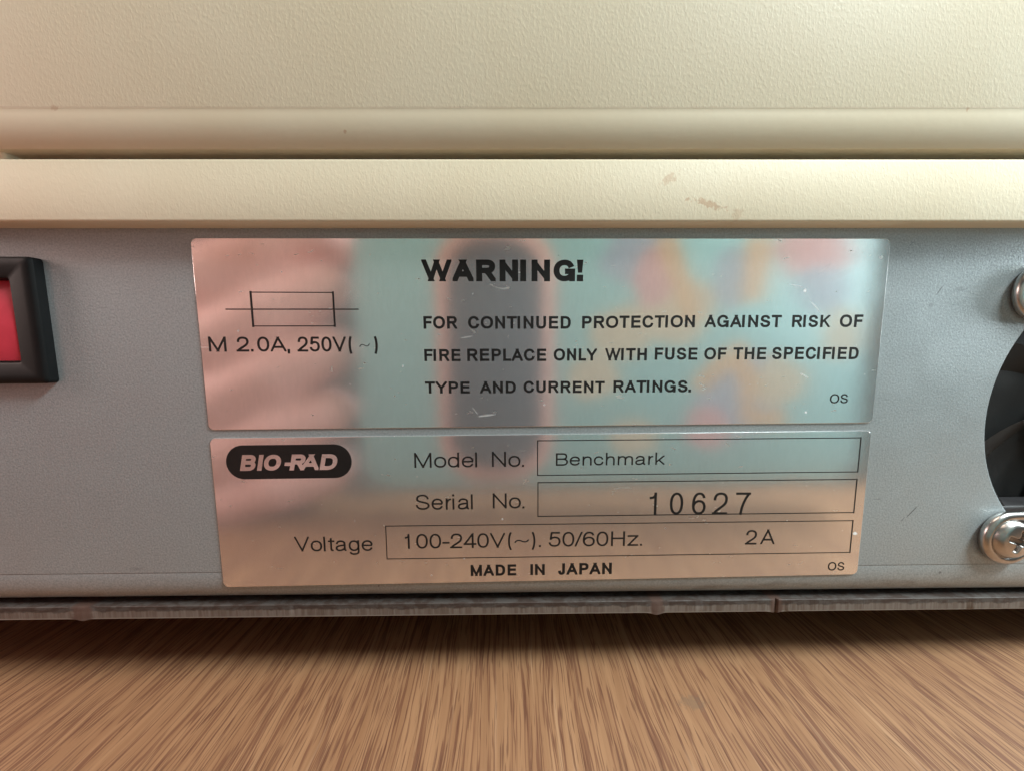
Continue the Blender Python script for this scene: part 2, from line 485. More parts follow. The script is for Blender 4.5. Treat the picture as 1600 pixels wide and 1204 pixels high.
# ------------------------------------------------------------------ lettering: a plain grotesque drawn as strokes
# advance, left bearing, ink width (per 1000 em, cap height 718), strokes.
# stroke = box ('c' capital, 'x' lower case) + kind ('p' straight, clipped flat; 'k' path) + numbers/letters
OE = 'ck M .5 1 C .82 1 1 .8 1 .5 C 1 .2 .82 0 .5 0 C .18 0 0 .2 0 .5 C 0 .8 .18 1 .5 1 Z'
OX = OE.replace('ck', 'xk')
G = {
 'A': (667, 14, 638, ['cp 0 0 .5 1', 'cp 1 0 .5 1', 'cb .2 .28 .8 .28']),
 'B': (667, 79, 550, ['cp 0 0 0 1', 'ck M 0 1 L .55 1 C .85 1 .93 .9 .93 .77 C .93 .6 .8 .53 .55 .53 L 0 .53', 'ck M .5 .53 C .88 .53 1 .42 1 .27 C 1 .1 .85 0 .58 0 L 0 0']),
 'C': (722, 47, 630, ['ck M .97 .69 C .92 .89 .76 1 .52 1 C .2 1 0 .8 0 .5 C 0 .2 .2 0 .52 0 C .78 0 .97 .13 1 .36']),
 'D': (722, 85, 580, ['cp 0 0 0 1', 'ck M 0 1 L .42 1 C .8 1 1 .83 1 .5 C 1 .17 .8 0 .42 0 L 0 0']),
 'E': (667, 84, 530, ['cp 0 0 0 1', 'cb 0 1 .98 1', 'cb 0 .53 .92 .53', 'cb 0 0 1 0']),
 'F': (611, 84, 500, ['cp 0 0 0 1', 'cb 0 1 1 1', 'cb 0 .51 .9 .51']),
 'G': (778, 44, 660, ['ck M .95 .7 C .88 .9 .74 1 .52 1 C .2 1 0 .8 0 .5 C 0 .2 .2 0 .5 0 C .74 0 .95 .12 1 .36', 'cb .54 .45 1 .45', 'cp 1 0 1 .45']),
 'H': (722, 80, 562, ['cp 0 0 0 1', 'cp 1 0 1 1', 'cb 0 .53 1 .53']),
 'I': (278, 90, 0, ['cp 0 0 0 1']),
 'J': (500, 25, 400, ['ck M 1 1.2 L 1 .28 C 1 .08 .85 0 .5 0 C .15 0 0 .1 0 .32']),
 'K': (667, 80, 575, ['cp 0 0 0 1', 'cp .95 1 0 .33', 'cp .36 .58 1 0']),
 'L': (556, 80, 460, ['cp 0 0 0 1', 'cb 0 0 1 0']),
 'M': (833, 75, 683, ['cp 0 0 0 1', 'cp 1 0 1 1', 'cp 0.02 1 .5 0', 'cp .98 1 .5 0']),
 'N': (722, 80, 565, ['cp 0 0 0 1', 'cp 1 0 1 1', 'cp 0 1 1 0']),
 'O': (778, 38, 703, [OE]),
 'P': (667, 84, 540, ['cp 0 0 0 1', 'ck M 0 1 L .55 1 C .86 1 1 .9 1 .74 C 1 .56 .86 .47 .55 .47 L 0 .47']),
 'R': (722, 80, 590, ['cp 0 0 0 1', 'ck M 0 1 L .6 1 C .86 1 .97 .9 .97 .75 C .97 .58 .85 .5 .6 .5 L 0 .5', 'cp .5 .56 .98 0']),
 'S': (667, 48, 570, ['ck M .94 .72 C .93 .9 .76 1 .5 1 C .22 1 .05 .9 .05 .74 C .05 .6 .2 .56 .5 .5 C .85 .43 1 .4 1 .25 C 1 .1 .8 0 .5 0 C .2 0 .02 .12 0 .31']),
 'T': (611, 22, 567, ['cp .5 0 .5 1', 'cb 0 1 1 1']),
 'U': (722, 80, 560, ['ck M 0 1.2 L 0 .35 C 0 .1 .15 0 .5 0 C .85 0 1 .1 1 .35 L 1 1.2']),
 'V': (667, 20, 627, ['cp 0 1 .5 0', 'cp 1 1 .5 0']),
 'W': (944, 18, 908, ['cp 0 1 .26 0', 'cp .5 1 .26 0', 'cp .5 1 .74 0', 'cp 1 1 .74 0']),
 'Y': (667, 14, 638, ['cp 0 1 .54 .36', 'cp 1 1 .46 .36', 'cp .5 0 .5 .42']),
 'a': (556, 36, 490, ['xk M .04 .68 C .08 .92 .22 1 .45 1 C .72 1 .85 .9 .85 .7 L .85 .18 C .85 .04 .88 0 1.02 .01', 'xk M .85 .62 C .8 .53 .6 .56 .35 .51 C .12 .46 0 .4 0 .24 C 0 .08 .1 0 .33 0 C .6 0 .85 .15 .85 .4']),
 'c': (500, 30, 447, ['xk M .97 .66 C .9 .9 .75 1 .52 1 C .18 1 0 .8 0 .5 C 0 .2 .18 0 .52 0 C .78 0 .95 .12 1 .37']),
 'd': (556, 35, 450, ['cp 1 0 1 1', OX]),
 'e': (556, 40, 475, ['xk M .03 .53 L 1 .53 C .99 .85 .82 1 .52 1 C .2 1 0 .8 0 .5 C 0 .18 .2 0 .52 0 C .76 0 .9 .1 .97 .29']),
 'g': (556, 40, 455, [OX, 'xk M 1 1.1 L 1 -.1 C 1 -.34 .8 -.42 .5 -.42 C .25 -.42 .1 -.34 .05 -.2']),
 'h': (556, 77, 410, ['cp 0 0 0 1', 'xk M 0 .5 C .02 .85 .25 1 .55 1 C .88 1 1 .85 1 .6 L 1 0 E']),
 'i': (222, 67, 0, ['xp 0 0 0 1', 'cd 0 1']),
 'k': (500, 67, 434, ['cp 0 0 0 1', 'xp .93 1 0 .25', 'xp .33 .56 1 0']),
 'l': (222, 67, 0, ['cp 0 0 0 1']),
 'm': (833, 65, 705, ['xp 0 0 0 1', 'xk M 0 .6 C .02 .88 .13 1 .28 1 C .46 1 .5 .85 .5 .65 L .5 0 E', 'xk M .5 .6 C .52 .88 .63 1 .78 1 C .95 1 1 .85 1 .65 L 1 0 E']),
 'n': (556, 70, 420, ['xp 0 0 0 1', 'xk M 0 .5 C .02 .85 .25 1 .55 1 C .88 1 1 .85 1 .6 L 1 0 E']),
 'o': (556, 35, 486, [OX]),
 'r': (333, 77, 250, ['xp 0 0 0 1', 'xk M 0 .45 C .1 .85 .4 1 1.1 .98']),
 't': (278, 14, 243, ['xb -.1 1 1.1 1', 'xk M .45 1.33 L .45 .2 C .45 .03 .55 0 1.05 .01']),
 'z': (500, 31, 438, ['xb 0 1 1 1', 'xp 1 1 0 0', 'xb 0 0 1 0']),
 '0': (556, 37, 482, [OE]),
 '1': (556, 101, 220, ['cp 1 0 1 1', 'ck M 1 .97 C .88 .82 .55 .78 -.1 .78']),
 '2': (556, 26, 485, ['ck M .03 .66 C .03 .9 .2 1 .52 1 C .82 1 1 .9 1 .72 C 1 .5 .8 .42 .5 .28 C .2 .14 .05 .1 0 -.06', 'cb -.06 0 1 0']),
 '4': (556, 25, 505, ['cp .78 0 .78 1', 'cp .76 1 0 .24', 'cb -.03 .24 1.05 .24']),
 '5': (556, 32, 482, ['cb .17 1 .93 1', 'ck M .21 1.04 L .1 .47', 'ck M .09 .49 C .2 .6 .33 .65 .5 .65 C .8 .65 1 .55 1 .33 C 1 .12 .8 0 .5 0 C .22 0 .03 .08 0 .27']),
 '6': (556, 38, 482, ['ck M .95 .78 C .9 .93 .75 1 .53 1 C .15 1 0 .75 0 .42 C 0 .15 .2 0 .5 0 C .8 0 1 .12 1 .32 C 1 .52 .8 .62 .52 .62 C .25 .62 .03 .5 .01 .35']),
 '7': (556, 46, 477, ['cb 0 1 1.05 1', 'ck M 1 1 C .7 .75 .42 .4 .35 -.07']),
 '-': (333, 44, 245, ['cb -.15 .36 1.15 .36']),
 '.': (278, 87, 0, ['cd 0 0']),
 ',': (278, 87, 0, ['cd 0 0', 'ck M .3 .02 L -.25 -.24']),
 '!': (278, 90, 0, ['cv 0 .40 0 1', 'cd 0 0']),
 '(': (333, 80, 190, ['ck M 1 1.1 C .0 .8 -.1 .1 1 -.25']),
 ')': (333, 60, 190, ['ck M 0 1.1 C 1.0 .8 1.1 .1 0 -.25']),
 '~': (700, 20, 660, ['ck M 0 .30 C .12 .52 .32 .5 .5 .42 C .68 .34 .88 .32 1 .54']),
 '/': (278, -17, 312, ['cp 0 0 1 1']),
}
XH = 0.735


def clip_poly(poly, y0, y1):
    for lim, keep in ((y0, lambda y: y >= y0 - 1e-9), (y1, lambda y: y <= y1 + 1e-9)):
        out = []
        for i in range(len(poly)):
            a, b = poly[i - 1], poly[i]
            ia, ib = keep(a[1]), keep(b[1])
            if ia != ib:
                t = (lim - a[1]) / (b[1] - a[1])
                out.append((a[0] + (b[0] - a[0]) * t, lim))
            if ib:
                out.append(b)
        poly = out
        if not poly:
            break
    return poly


def glyph_polys(ch, H, w, gs):
    """polygons (mm) of one glyph; H cap height, w stroke width, gs horizontal scale"""
    adv, lsb, iw, strokes = G[ch]
    em = H / 718.0
    Wd = max(iw * em * gs, w)
    wh = w * 0.90
    polys = []
    for s in strokes:
        f = s.split()
        boxh = H if f[0][0] == 'c' else H * XH
        kind = f[0][1]

        def mp(x, y):
            return (w / 2 + x * (Wd - w), wh / 2 + y * (boxh - wh))
        if kind == 'd':
            x, y = float(f[1]), float(f[2])
            d = w * 1.08
            yy = 0 if y == 0 else H - d
            polys.append([(w / 2 - d / 2, yy), (w / 2 + d / 2, yy), (w / 2 + d / 2, yy + d), (w / 2 - d / 2, yy + d)])
        elif kind == 'v':
            polys.append([(w * .14, float(f[2]) * H), (w * .86, float(f[2]) * H), (w * 1.04, H), (-w * .04, H)])
        elif kind == 'b':
            (ax, ay), (bx, by) = mp(float(f[1]), float(f[2])), mp(float(f[3]), float(f[4]))
            ax -= w / 2 if float(f[1]) <= 0 else 0
            bx += w / 2 if float(f[3]) >= .9 else 0
            polys.append([(ax, ay - wh / 2), (bx, ay - wh / 2), (bx, ay + wh / 2), (ax, ay + wh / 2)])
        elif kind == 'p':
            (ax, ay), (bx, by) = mp(float(f[1]), float(f[2])), mp(float(f[3]), float(f[4]))
            dx, dy = bx - ax, by - ay
            l = math.hypot(dx, dy)
            dx, dy = dx / l, dy / l
            ext = w * 1.2
            pw = w if abs(dx) < 1e-6 else w * (0.80 if w > 0.2 * H and ch in 'NMWK' else 0.92)
            ya, yb = float(f[2]), float(f[4])
            ea = ext if ya in (0.0, 1.0) else 0
            eb = ext if yb in (0.0, 1.0) else 0
            ax, ay, bx, by = ax - dx * ea, ay - dy * ea, bx + dx * eb, by + dy * eb
            nx_, ny_ = -dy * pw / 2, dx * pw / 2
            q = [(ax + nx_, ay + ny_), (bx + nx_, by + ny_), (bx - nx_, by - ny_), (ax - nx_, ay - ny_)]
            q = clip_poly(q, 0, boxh)
            q = [(yy, xx) for xx, yy in clip_poly([(b_, a_) for a_, b_ in q], 0, Wd)] if len(q) > 2 else q
            if len(q) > 2:
                polys.append(q)
        else:
            pts = []
            i = 1
            closed = False
            cut0 = False
            while i < len(f):
                c = f[i]
                if c in 'ML':
                    pts.append(mp(float(f[i + 1]), float(f[i + 2])))
                    i += 3
                elif c == 'C':
                    p0 = pts[-1]
                    p1, p2, p3 = (mp(float(f[i + k]), float(f[i + k + 1])) for k in (1, 3, 5))
                    for k in range(1, 10):
                        t = k / 9
                        pts.append(tuple((1 - t) ** 3 * p0[d] + 3 * (1 - t) ** 2 * t * p1[d] + 3 * (1 - t) * t * t * p2[d] + t ** 3 * p3[d] for d in (0, 1)))
                    i += 7
                elif c == 'Z':
                    closed = True
                    pts.pop()
                    i += 1
                else:
                    pts[-1] = (pts[-1][0], 0.0)
                    i += 1
            q = [pts[0]]
            for p in pts[1:]:
                if math.hypot(p[0] - q[-1][0], p[1] - q[-1][1]) > 1e-5:
                    q.append(p)
            pts = q
            w_ = w * 0.72 if ch == '~' else w
            L = len(pts)
            lo, hi = [], []
            for k in range(L):
                a = pts[(k - 1) % L] if (closed or k > 0) else pts[k]
                b = pts[(k + 1) % L] if (closed or k < L - 1) else pts[k]
                tx, ty = b[0] - a[0], b[1] - a[1]
                l = math.hypot(tx, ty)
                nx_, ny_ = -ty / l, tx / l
                ox, oy = nx_ * w_ / 2, ny_ * wh / 2 * w_ / w
                lo.append((pts[k][0] - ox, pts[k][1] - oy))
                hi.append((pts[k][0] + ox, pts[k][1] + oy))
            top = H if f[0][0] == 'c' else 1e9
            for k in range(L if closed else L - 1):
                n2 = (k + 1) % L
                qd = [lo[k], lo[n2], hi[n2], hi[k]]
                if ch in 'UJ':
                    qd = clip_poly(qd, -1e9, H)
                if ch == 'g':
                    qd = clip_poly(qd, -1e9, H * XH)
                if len(qd) > 2:
                    polys.append(qd)
    return polys, Wd


def word(text, x0, x1, z0, z1, H, wt, y, parent, mat, shear=0.0, name='lettering'):
    """one printed word between x0 and x1 on the baseline z0..z1, standing y mm in front"""
    w = wt * H * 1.1
    em = H / 718.0
    nat = sum(G[c][0] for c in text) * em - G[text[0]][1] * em - (G[text[-1]][0] - G[text[-1]][1] - G[text[-1]][2]) * em
    if len(text) == 1:
        nat = G[text][2] * em
    target = x1 - x0
    gs = max(0.80, min(1.25, target / max(nat, 1e-3))) if len(text) == 1 else max(0.90, min(1.25, target / nat))
    verts, faces = [], []
    # first pass for the width at this scale
    widths = []
    for c in text:
        polys, Wd = glyph_polys(c, H, w, gs)
        widths.append((polys, Wd))
    pen = 0.0
    starts = []
    for i, c in enumerate(text):
        adv, lsb, iw, _ = G[c]
        extra = max(0.0, widths[i][1] - iw * em * gs)
        starts.append(pen + lsb * em * gs - extra / 2)
        pen += adv * em * gs
    end = starts[-1] + widths[-1][1]
    off = starts[0]
    slack = target - (end - off)
    tr = slack / (len(text) - 1) if len(text) > 1 else 0.0
    lay = 0
    for i, c in enumerate(text):
        polys, Wd = widths[i]
        for q in polys:
            lay += 1
            yy = y - 0.004 - (lay % 24) * 0.00035
            base = len(verts)
            for (px, pz) in q:
                X = x0 + starts[i] - off + tr * i + px + shear * pz
                t = (X - x0) / max(target, 1e-6)
                verts.append((X, yy, z0 + (z1 - z0) * t + pz))
            faces.append(tuple(range(base, base + len(q)))[::-1])
    return flat(name, verts, faces, mat, parent)


def frame(name, corners, wds, y, parent, mat=None):
    """a printed rectangle outline; corners TL, TR, BR, BL; line widths top, right, bottom, left"""
    verts, faces = [], []
    for k in range(4):
        (ax, az), (bx, bz) = corners[k], corners[(k + 1) % 4]
        h = wds[k] / 2
        dx, dz = bx - ax, bz - az
        l = math.hypot(dx, dz)
        dx, dz = dx / l, dz / l
        ax, az, bx, bz = ax - dx * h, az - dz * h, bx + dx * h, bz + dz * h
        nx_, nz_ = -dz * h, dx * h
        b0 = len(verts)
        yy = y - 0.004 - k * 0.0006
        verts += [(ax + nx_, yy, az + nz_), (bx + nx_, yy, bz + nz_), (bx - nx_, yy, bz - nz_), (ax - nx_, yy, az - nz_)]
        faces.append((b0, b0 + 1, b0 + 2, b0 + 3))
    return flat(name, verts, faces, mat or M_INK, parent)


# ------------------------------------------------------------------ table
TZ = -58.0
bm = bmesh.new()
box(bm, -420, 420, -86, 520, TZ - 22, TZ, 0.8)
table = obj("table", bm, M_WOOD, smooth=True, angle=40)
table['label'] = "oak grained laminate table top beneath the instrument"
table['category'] = "table"

# ------------------------------------------------------------------ the instrument
inst = thing("laboratory_instrument", "beige and grey laboratory instrument with a red switch, foil labels and fan opening", "instrument", (0, 0, TZ * S))


def put(o):
    """parts are modelled in scene millimetres; hang them on the Empty without moving them"""
    o.parent = inst
    o.matrix_parent_inverse = Matrix.Translation((0, 0, -TZ * S))
    return o


# upper cover: textured face, soft crease, smooth lip that curls in towards the groove
bm = bmesh.new()
lip = [(60, 110, 112), (2, 111, 113), (-2.5, 109, 111), (-4.2, 104, 106)]
face = [(-4.35, 60, 62), (-4.40, 31.92, 33.42)]
crease = [(-4.375, 31.84, 33.34), (-4.34, 31.70, 33.20)]
curl = []
for k in range(1, 13):
    a = k / 12 * math.radians(54)
    curl.append((-4.33 + 3.1 * (1 - math.cos(a)), 31.62 - 5.2 * math.sin(a), 33.12 - 5.6 * math.sin(a)))
inner = [(1.5, 27.35, 28.5), (60, 27.35, 28.5)]
pts = lip + face + crease + curl + inner
mats = [0] * (len(lip) + len(face) - 1) + [1] * (len(crease) + len(curl) + len(inner))


def cover_j(x, y, z, j):
    if len(lip) + 1 <= j <= len(lip) + 3:
        z += 0.05 * noise.noise(Vector((x * 0.35, 3, 0)))
    return y, z


profile(bm, pts, -150, 150, 240, cover_j, mats=mats)
put(obj("upper_cover", bm, [M_COVER, M_SMOOTH], smooth=True, angle=35))

# trim band under the cover
bm = bmesh.new()
bt = [(60, 26.35, 27.3), (-2.35, 26.35, 27.3), (-2.68, 26.30, 27.25), (-2.9, 26.12, 27.07), (-3.0, 25.85, 26.8)]
bb = [(-3.0, 18.3, 18.55), (-2.96, 18.13, 18.38), (-2.87, 18.03, 18.28), (-2.7, 17.98, 18.23), (60, 17.98, 18.23)]
profile(bm, bt + bb, -150, 150, 4, closed=False)
put(obj("cover_band", bm, M_BAND, smooth=True, angle=50))

# near-black strip standing in for the shade deep in the groove, and the moulded tab that closes its left end
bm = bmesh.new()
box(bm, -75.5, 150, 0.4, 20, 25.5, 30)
put(obj("groove_shade_strip", bm, M_DARKIN))
bm = bmesh.new()
box(bm, -150, -76.6, -2.4, 10, 25.6, 28.6, 0.6, 4)
put(obj("cover_tab", bm, M_SMOOTH, smooth=True, angle=50))

# rear panel with the fan opening
FX, FZ, FR = 99.6, -12.35, 25.6
bm = bmesh.new()


def zb(x):                                   # scored line above the bottom bend
    return -36.53 - 0.0094 * (x + 90)


ZT = 18.8
NP = 96
outer = []
xs = [-150 + 300 * i / 60 for i in range(61)]
for x in xs:
    outer.append(bm.verts.new((x * S, 0, ZT * S)))
for x in xs[::-1]:
    outer.append(bm.verts.new((x * S, 0, zb(x) * S)))
oe = [bm.edges.new((outer[i], outer[(i + 1) % len(outer)])) for i in range(len(outer))]
hole = []
for k in range(NP):
    a = 2 * math.pi * k / NP
    hole.append(bm.verts.new(((FX + (FR + 0.7) * math.cos(a)) * S, 0, (FZ + (FR + 0.7) * math.sin(a)) * S)))
# the hole pokes below the scored line only outside the frame; keep it clear
he = [bm.edges.new((hole[i], hole[(i + 1) % NP])) for i in range(NP)]
bmesh.ops.triangle_fill(bm, edges=oe + he, use_beauty=True)
prev = hole
for (dr, y) in ((0.55, 0.04), (0.35, 0.13), (0.18, 0.30), (0.1, 0.55), (0.0, 0.8), (0.0, 1.3)):
    ring = [bm.verts.new(((FX + (FR + dr) * math.cos(2 * math.pi * k / NP)) * S, y * S, (FZ + (FR + dr) * math.sin(2 * math.pi * k / NP)) * S)) for k in range(NP)]
    for k in range(NP):
        bm.faces.new((prev[k], prev[(k + 1) % NP], ring[(k + 1) % NP], ring[k]))
    prev = ring
# foot of the panel: scored line, short flat, then the bend going under
cols = []
for x in xs:
    z = zb(x)
    bot = -41.95 - 0.0117 * (x + 90)
    c = [(0, z), (0.045, z - 0.05), (0.05, z - 0.1), (0.03, z - 0.2), (0.06, z - 1.6)]
    z2 = z - 1.6
    for k in range(1, 9):
        a = k / 8 * math.radians(82)
        c.append((0.06 + 2.4 * (1 - math.cos(a)), z2 + (bot - z2) * math.sin(a) / math.sin(math.radians(82))))
    c.append((30, bot - 0.05))
    cols.append([bm.verts.new((x * S, y * S, zz * S)) for y, zz in c])
for a, b in zip(cols, cols[1:]):
    for j in range(len(a) - 1):
        bm.faces.new((a[j], a[j + 1], b[j + 1], b[j]))
bmesh.ops.remove_doubles(bm, verts=bm.verts, dist=1e-7)
put(obj("rear_panel", bm, M_PANEL, smooth=True, angle=25))

# base plate: sheared edge with two swollen nubs and a split
bm = bmesh.new()


def strip_j(x, y, z, j):
    w_ = noise.noise(Vector((x * 0.6, j * 0.7, 0))) * 0.02
    for (nx_, amp) in ((-78.3, 0.24), (19.4, 0.30)):
        d = abs(x - nx_)
        if d < 4 and j in (2, 3, 4):
            z -= amp * math.exp(-(d / 1.1) ** 2)
            y -= 0.15 * math.exp(-(d / 0.8) ** 2)
    d = abs(x - 40.6)
    if d < 2.5 and j in (1, 2, 3, 4):
        y += 0.55 * math.exp(-(d / 0.20) ** 2)
        z -= 0.28 * math.exp(-(d / 1.0) ** 2) if j >= 3 else 0
    return y + w_, z + w_ * 0.6


sp = [(30, -42.6, -45.0), (0.52, -42.62, -45.02), (0.44, -42.70, -45.10), (0.40, -44.75, -47.15), (0.6, -44.97, -47.37), (30, -45.0, -47.4)]
profile(bm, sp, -150, 150, 900, strip_j)
put(obj("base_plate", bm, M_STRIP, smooth=True, angle=40))

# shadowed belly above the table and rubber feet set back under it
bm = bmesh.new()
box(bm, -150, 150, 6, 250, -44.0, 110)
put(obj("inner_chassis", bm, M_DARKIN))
for fx in (-120, 120):
    bm = bmesh.new()
    bmesh.ops.create_cone(bm, cap_ends=True, segments=32, radius1=9 * S, radius2=8 * S, depth=14 * S,
                          matrix=Matrix.Translation((fx * S, 60 * S, (TZ + 7.0) * S)))
    put(obj("rubber_foot", bm, M_BLACK, smooth=True, angle=40))


# ------------------------------------------------------------------ the two foil labels
def label_plate(name, x0, x1, z0, z1, text):
    bm = bmesh.new()
    slab(bm, rounded((x0 + x1) / 2, (z0 + z1) / 2, x1 - x0, z1 - z0, 0.9), -0.16, -0.004, 0.06)
    o = put(obj(name, bm, M_FOIL))
    o['label'] = text
    return o


W = label_plate("warning_label", -54, 54, -12.80, 16.57, "silver foil warning label with fuse symbol")
R_ = label_plate("rating_label", -54, 54, -39.46, -14.13, "silver foil rating label with maker badge and serial number")
LY = -0.16
LINES = [
('W', 'M', -52.76, -50.05, -0.44, -0.46, 2.31, 0.145),
('W', '2.0A,', -48.46, -40.35, -0.47, -0.52, 2.31, 0.145),
('W', '250V(', -39.12, -30.68, -0.53, -0.58, 2.32, 0.145),
('W', '~', -29.62, -28.03, -0.59, -0.6, 2.33, 0.07),
('W', ')', -27.31, -26.65, -0.6, -0.61, 2.33, 0.145),
('W', 'WARNING!', -19.51, 5.47, 10.15, 10.09, 3.27, 0.258),
('W', 'FOR', -19.47, -14.24, 2.91, 2.89, 1.94, 0.2),
('W', 'CONTINUED', -12.51, 3.65, 2.88, 2.8, 1.95, 0.2),
('W', 'PROTECTION', 5.44, 23.45, 2.82, 2.91, 1.94, 0.2),
('W', 'AGAINST', 25.04, 37.46, 2.91, 2.85, 1.95, 0.2),
('W', 'RISK', 39.18, 45.36, 2.86, 2.83, 1.94, 0.2),
('W', 'OF', 46.97, 50.75, 2.83, 2.81, 2.0, 0.2),
('W', 'FIRE', -19.5, -13.81, -2.15, -2.19, 1.9, 0.2),
('W', 'REPLACE', -12.74, -0.21, -2.17, -2.25, 1.93, 0.2),
('W', 'ONLY', 0.98, 7.89, -2.21, -2.26, 1.92, 0.2),
('W', 'WITH', 9.2, 15.93, -2.24, -2.28, 1.95, 0.2),
('W', 'FUSE', 17.2, 24.11, -2.18, -2.23, 1.93, 0.2),
('W', 'OF', 25.22, 28.82, -2.21, -2.24, 1.93, 0.2),
('W', 'THE', 29.94, 35.32, -2.22, -2.25, 1.94, 0.2),
('W', 'SPECIFIED', 36.29, 50.55, -2.23, -2.33, 1.97, 0.2),
('W', 'TYPE', -19.55, -12.43, -7.24, -7.31, 1.91, 0.2),
('W', 'AND', -10.79, -5.07, -7.3, -7.35, 1.92, 0.2),
('W', 'CURRENT', -3.84, 9.23, -7.3, -7.42, 1.92, 0.2),
('W', 'RATINGS.', 10.66, 23.33, -7.38, -7.44, 1.96, 0.2),
('W', 'OS', 46.44, 49.47, -9.48, -9.5, 1.55, 0.15),
('R', 'Model', -21.66, -11.47, -19.41, -19.44, 2.5, 0.11),
('R', 'No.', -9.05, -3.8, -19.41, -19.49, 2.54, 0.11),
('R', 'Serial', -21.68, -12.29, -26.53, -26.6, 2.6, 0.11),
('R', 'No.', -8.99, -3.76, -26.48, -26.57, 2.58, 0.11),
('R', 'Benchmark', 1.44, 19.47, -19.36, -19.43, 2.1, 0.12),
('R', '1', 17.06, 18.41, -27.99, -28.01, 3.83, 0.105),
('R', '0', 20.64, 22.9, -28.05, -28.09, 3.83, 0.105),
('R', '6', 24.4, 26.73, -28.11, -28.15, 3.84, 0.105),
('R', '2', 27.98, 30.45, -28.17, -28.22, 3.85, 0.105),
('R', '7', 31.82, 34.24, -28.24, -28.28, 3.85, 0.105),
('R', 'Voltage', -41.83, -29.01, -33.38, -33.52, 2.55, 0.11),
('R', '100-240V(~).', -23.77, -1.0, -33.26, -33.4, 2.57, 0.115),
('R', '50/60Hz.', 0.3, 16.14, -33.36, -33.49, 2.59, 0.115),
('R', '2', 33.94, 35.83, -33.61, -33.65, 2.59, 0.12),
('R', 'A', 36.5, 38.96, -33.6, -33.65, 2.63, 0.12),
('R', 'MADE', -12.86, -5.15, -38.33, -38.37, 1.98, 0.215),
('R', 'IN', -2.78, -0.32, -38.36, -38.41, 1.96, 0.215),
('R', 'JAPAN', 1.94, 11.12, -38.43, -38.47, 2.06, 0.215),
('R', 'OS', 48.65, 51.57, -38.64, -38.7, 1.56, 0.15),
]
for (lab, text, x0, x1, z0, z1, H, wt) in LINES:
    word(text, x0, x1, z0, z1, H, wt, LY, W if lab == 'W' else R_, M_INK)
frame("fuse_symbol", [(-45.7, 8.58), (-33.2, 8.5), (-33.2, 3.42), (-45.7, 3.46)], (0.16, 0.30, 0.16, 0.34), LY, W)
flat("fuse_line", [(-49.7, LY - .008, 6.12), (-29.4, LY - .008, 6.04), (-29.4, LY - .008, 5.86), (-49.7, LY - .008, 5.94)], [(0, 1, 2, 3)], M_INK, W)
frame("printed_box", [(-1.57, -15.15), (52.3, -15.3), (52.3, -21.12), (-1.57, -20.96)], (.16, .22, .16, .16), LY, R_)
frame("printed_box", [(-1.5, -22.2), (52.3, -22.42), (52.3, -28.24), (-1.5, -28.0)], (.17, .24, .17, .16), LY, R_)
frame("printed_box", [(-26.75, -29.25), (52.3, -29.68), (52.3, -35.4), (-26.75, -35.0)], (.16, .24, .16, .16), LY, R_)

# maker badge: black pill, joined slanted letters left in bare foil
pill = rounded(-41.73, -18.12, 20.0, 5.6, 2.795, 16)
flat("badge", [(x, LY - 0.003, z) for x, z in pill], [tuple(range(len(pill)))[::-1]], M_INK, R_)
bz0, BH, BS = -19.52, 2.62, 0.22
for k, (ch, x0, x1, wt) in enumerate((('B', -49.65, -47.3, .25), ('I', -46.95, -46.2, .25), ('O', -46.0, -43.3, .25),
                                     ('-', -42.6, -41.4, .22), ('R', -41.75, -39.4, .25), ('A', -40.05, -37.1, .24), ('D', -36.95, -34.2, .25))):
    word(ch, x0, x1, bz0, bz0, BH, wt, LY - 0.012 - 0.010 * k, R_, M_FOIL, BS, name="badge_letter")

# ------------------------------------------------------------------ power switch
bm = bmesh.new()
BX0, BX1, BZ0, BZ1 = -103.0, -76.2, -5.05, 13.62
lo_, li_ = rounded((BX0 + BX1) / 2, (BZ0 + BZ1) / 2, BX1 - BX0, BZ1 - BZ0, 0.8), None
prof = [(0.0, 0.0), (0.0, -1.2), (0.25, -1.5), (0.5, -1.6), (1.1, -1.72), (1.5, -1.66), (3.2, -1.6), (3.45, -1.45), (3.6, -1.1), (3.6, 3.0)]
prev = None
for (ins, y) in prof:
    loop = rounded((BX0 + BX1) / 2, (BZ0 + BZ1) / 2, BX1 - BX0 - 2 * ins, BZ1 - BZ0 - 2 * ins * 0.9, max(0.6 - ins * 0.1, 0.4))
    ring = [bm.verts.new((x * S, y * S, z * S)) for x, z in loop]
    if prev:
        for k in range(len(ring)):
            bm.faces.new((prev[k], prev[(k + 1) % len(ring)], ring[(k + 1) % len(ring)], ring[k]))
    prev = ring
bm.faces.new(prev[::-1])
sw = put(obj("switch_bezel", bm, M_BLACK, smooth=True, angle=35))
bm = bmesh.new()
n_ = 18
rows = []
RX0, RX1 = -99.2, -79.75
for side in (0, 1):
    pass
cols = []
for k in range(n_ + 1):
    t = k / n_
    z = -1.6 + (10.4 + 1.6) * t
    y = -1.35 + 1.5 * (t - 0.5) ** 2 * 2 - 0.9 * (0.5 - t)
    cols.append([bm.verts.new((x * S, yy * S, z * S)) for x, yy in ((RX0, y + 3), (RX0, y + .3), (RX0 + .3, y), (RX1 - .5, y), (RX1 - .12, y + .12), (RX1, y + .5), (RX1, y + 3))])
for a, b in zip(cols, cols[1:]):
    for j in range(6):
        bm.faces.new((a[j], b[j], b[j + 1], a[j + 1]))
bm.faces.new(cols[0])
bm.faces.new(cols[-1][::-1])
obj("rocker", bm, M_RED, sw, smooth=True, angle=40)

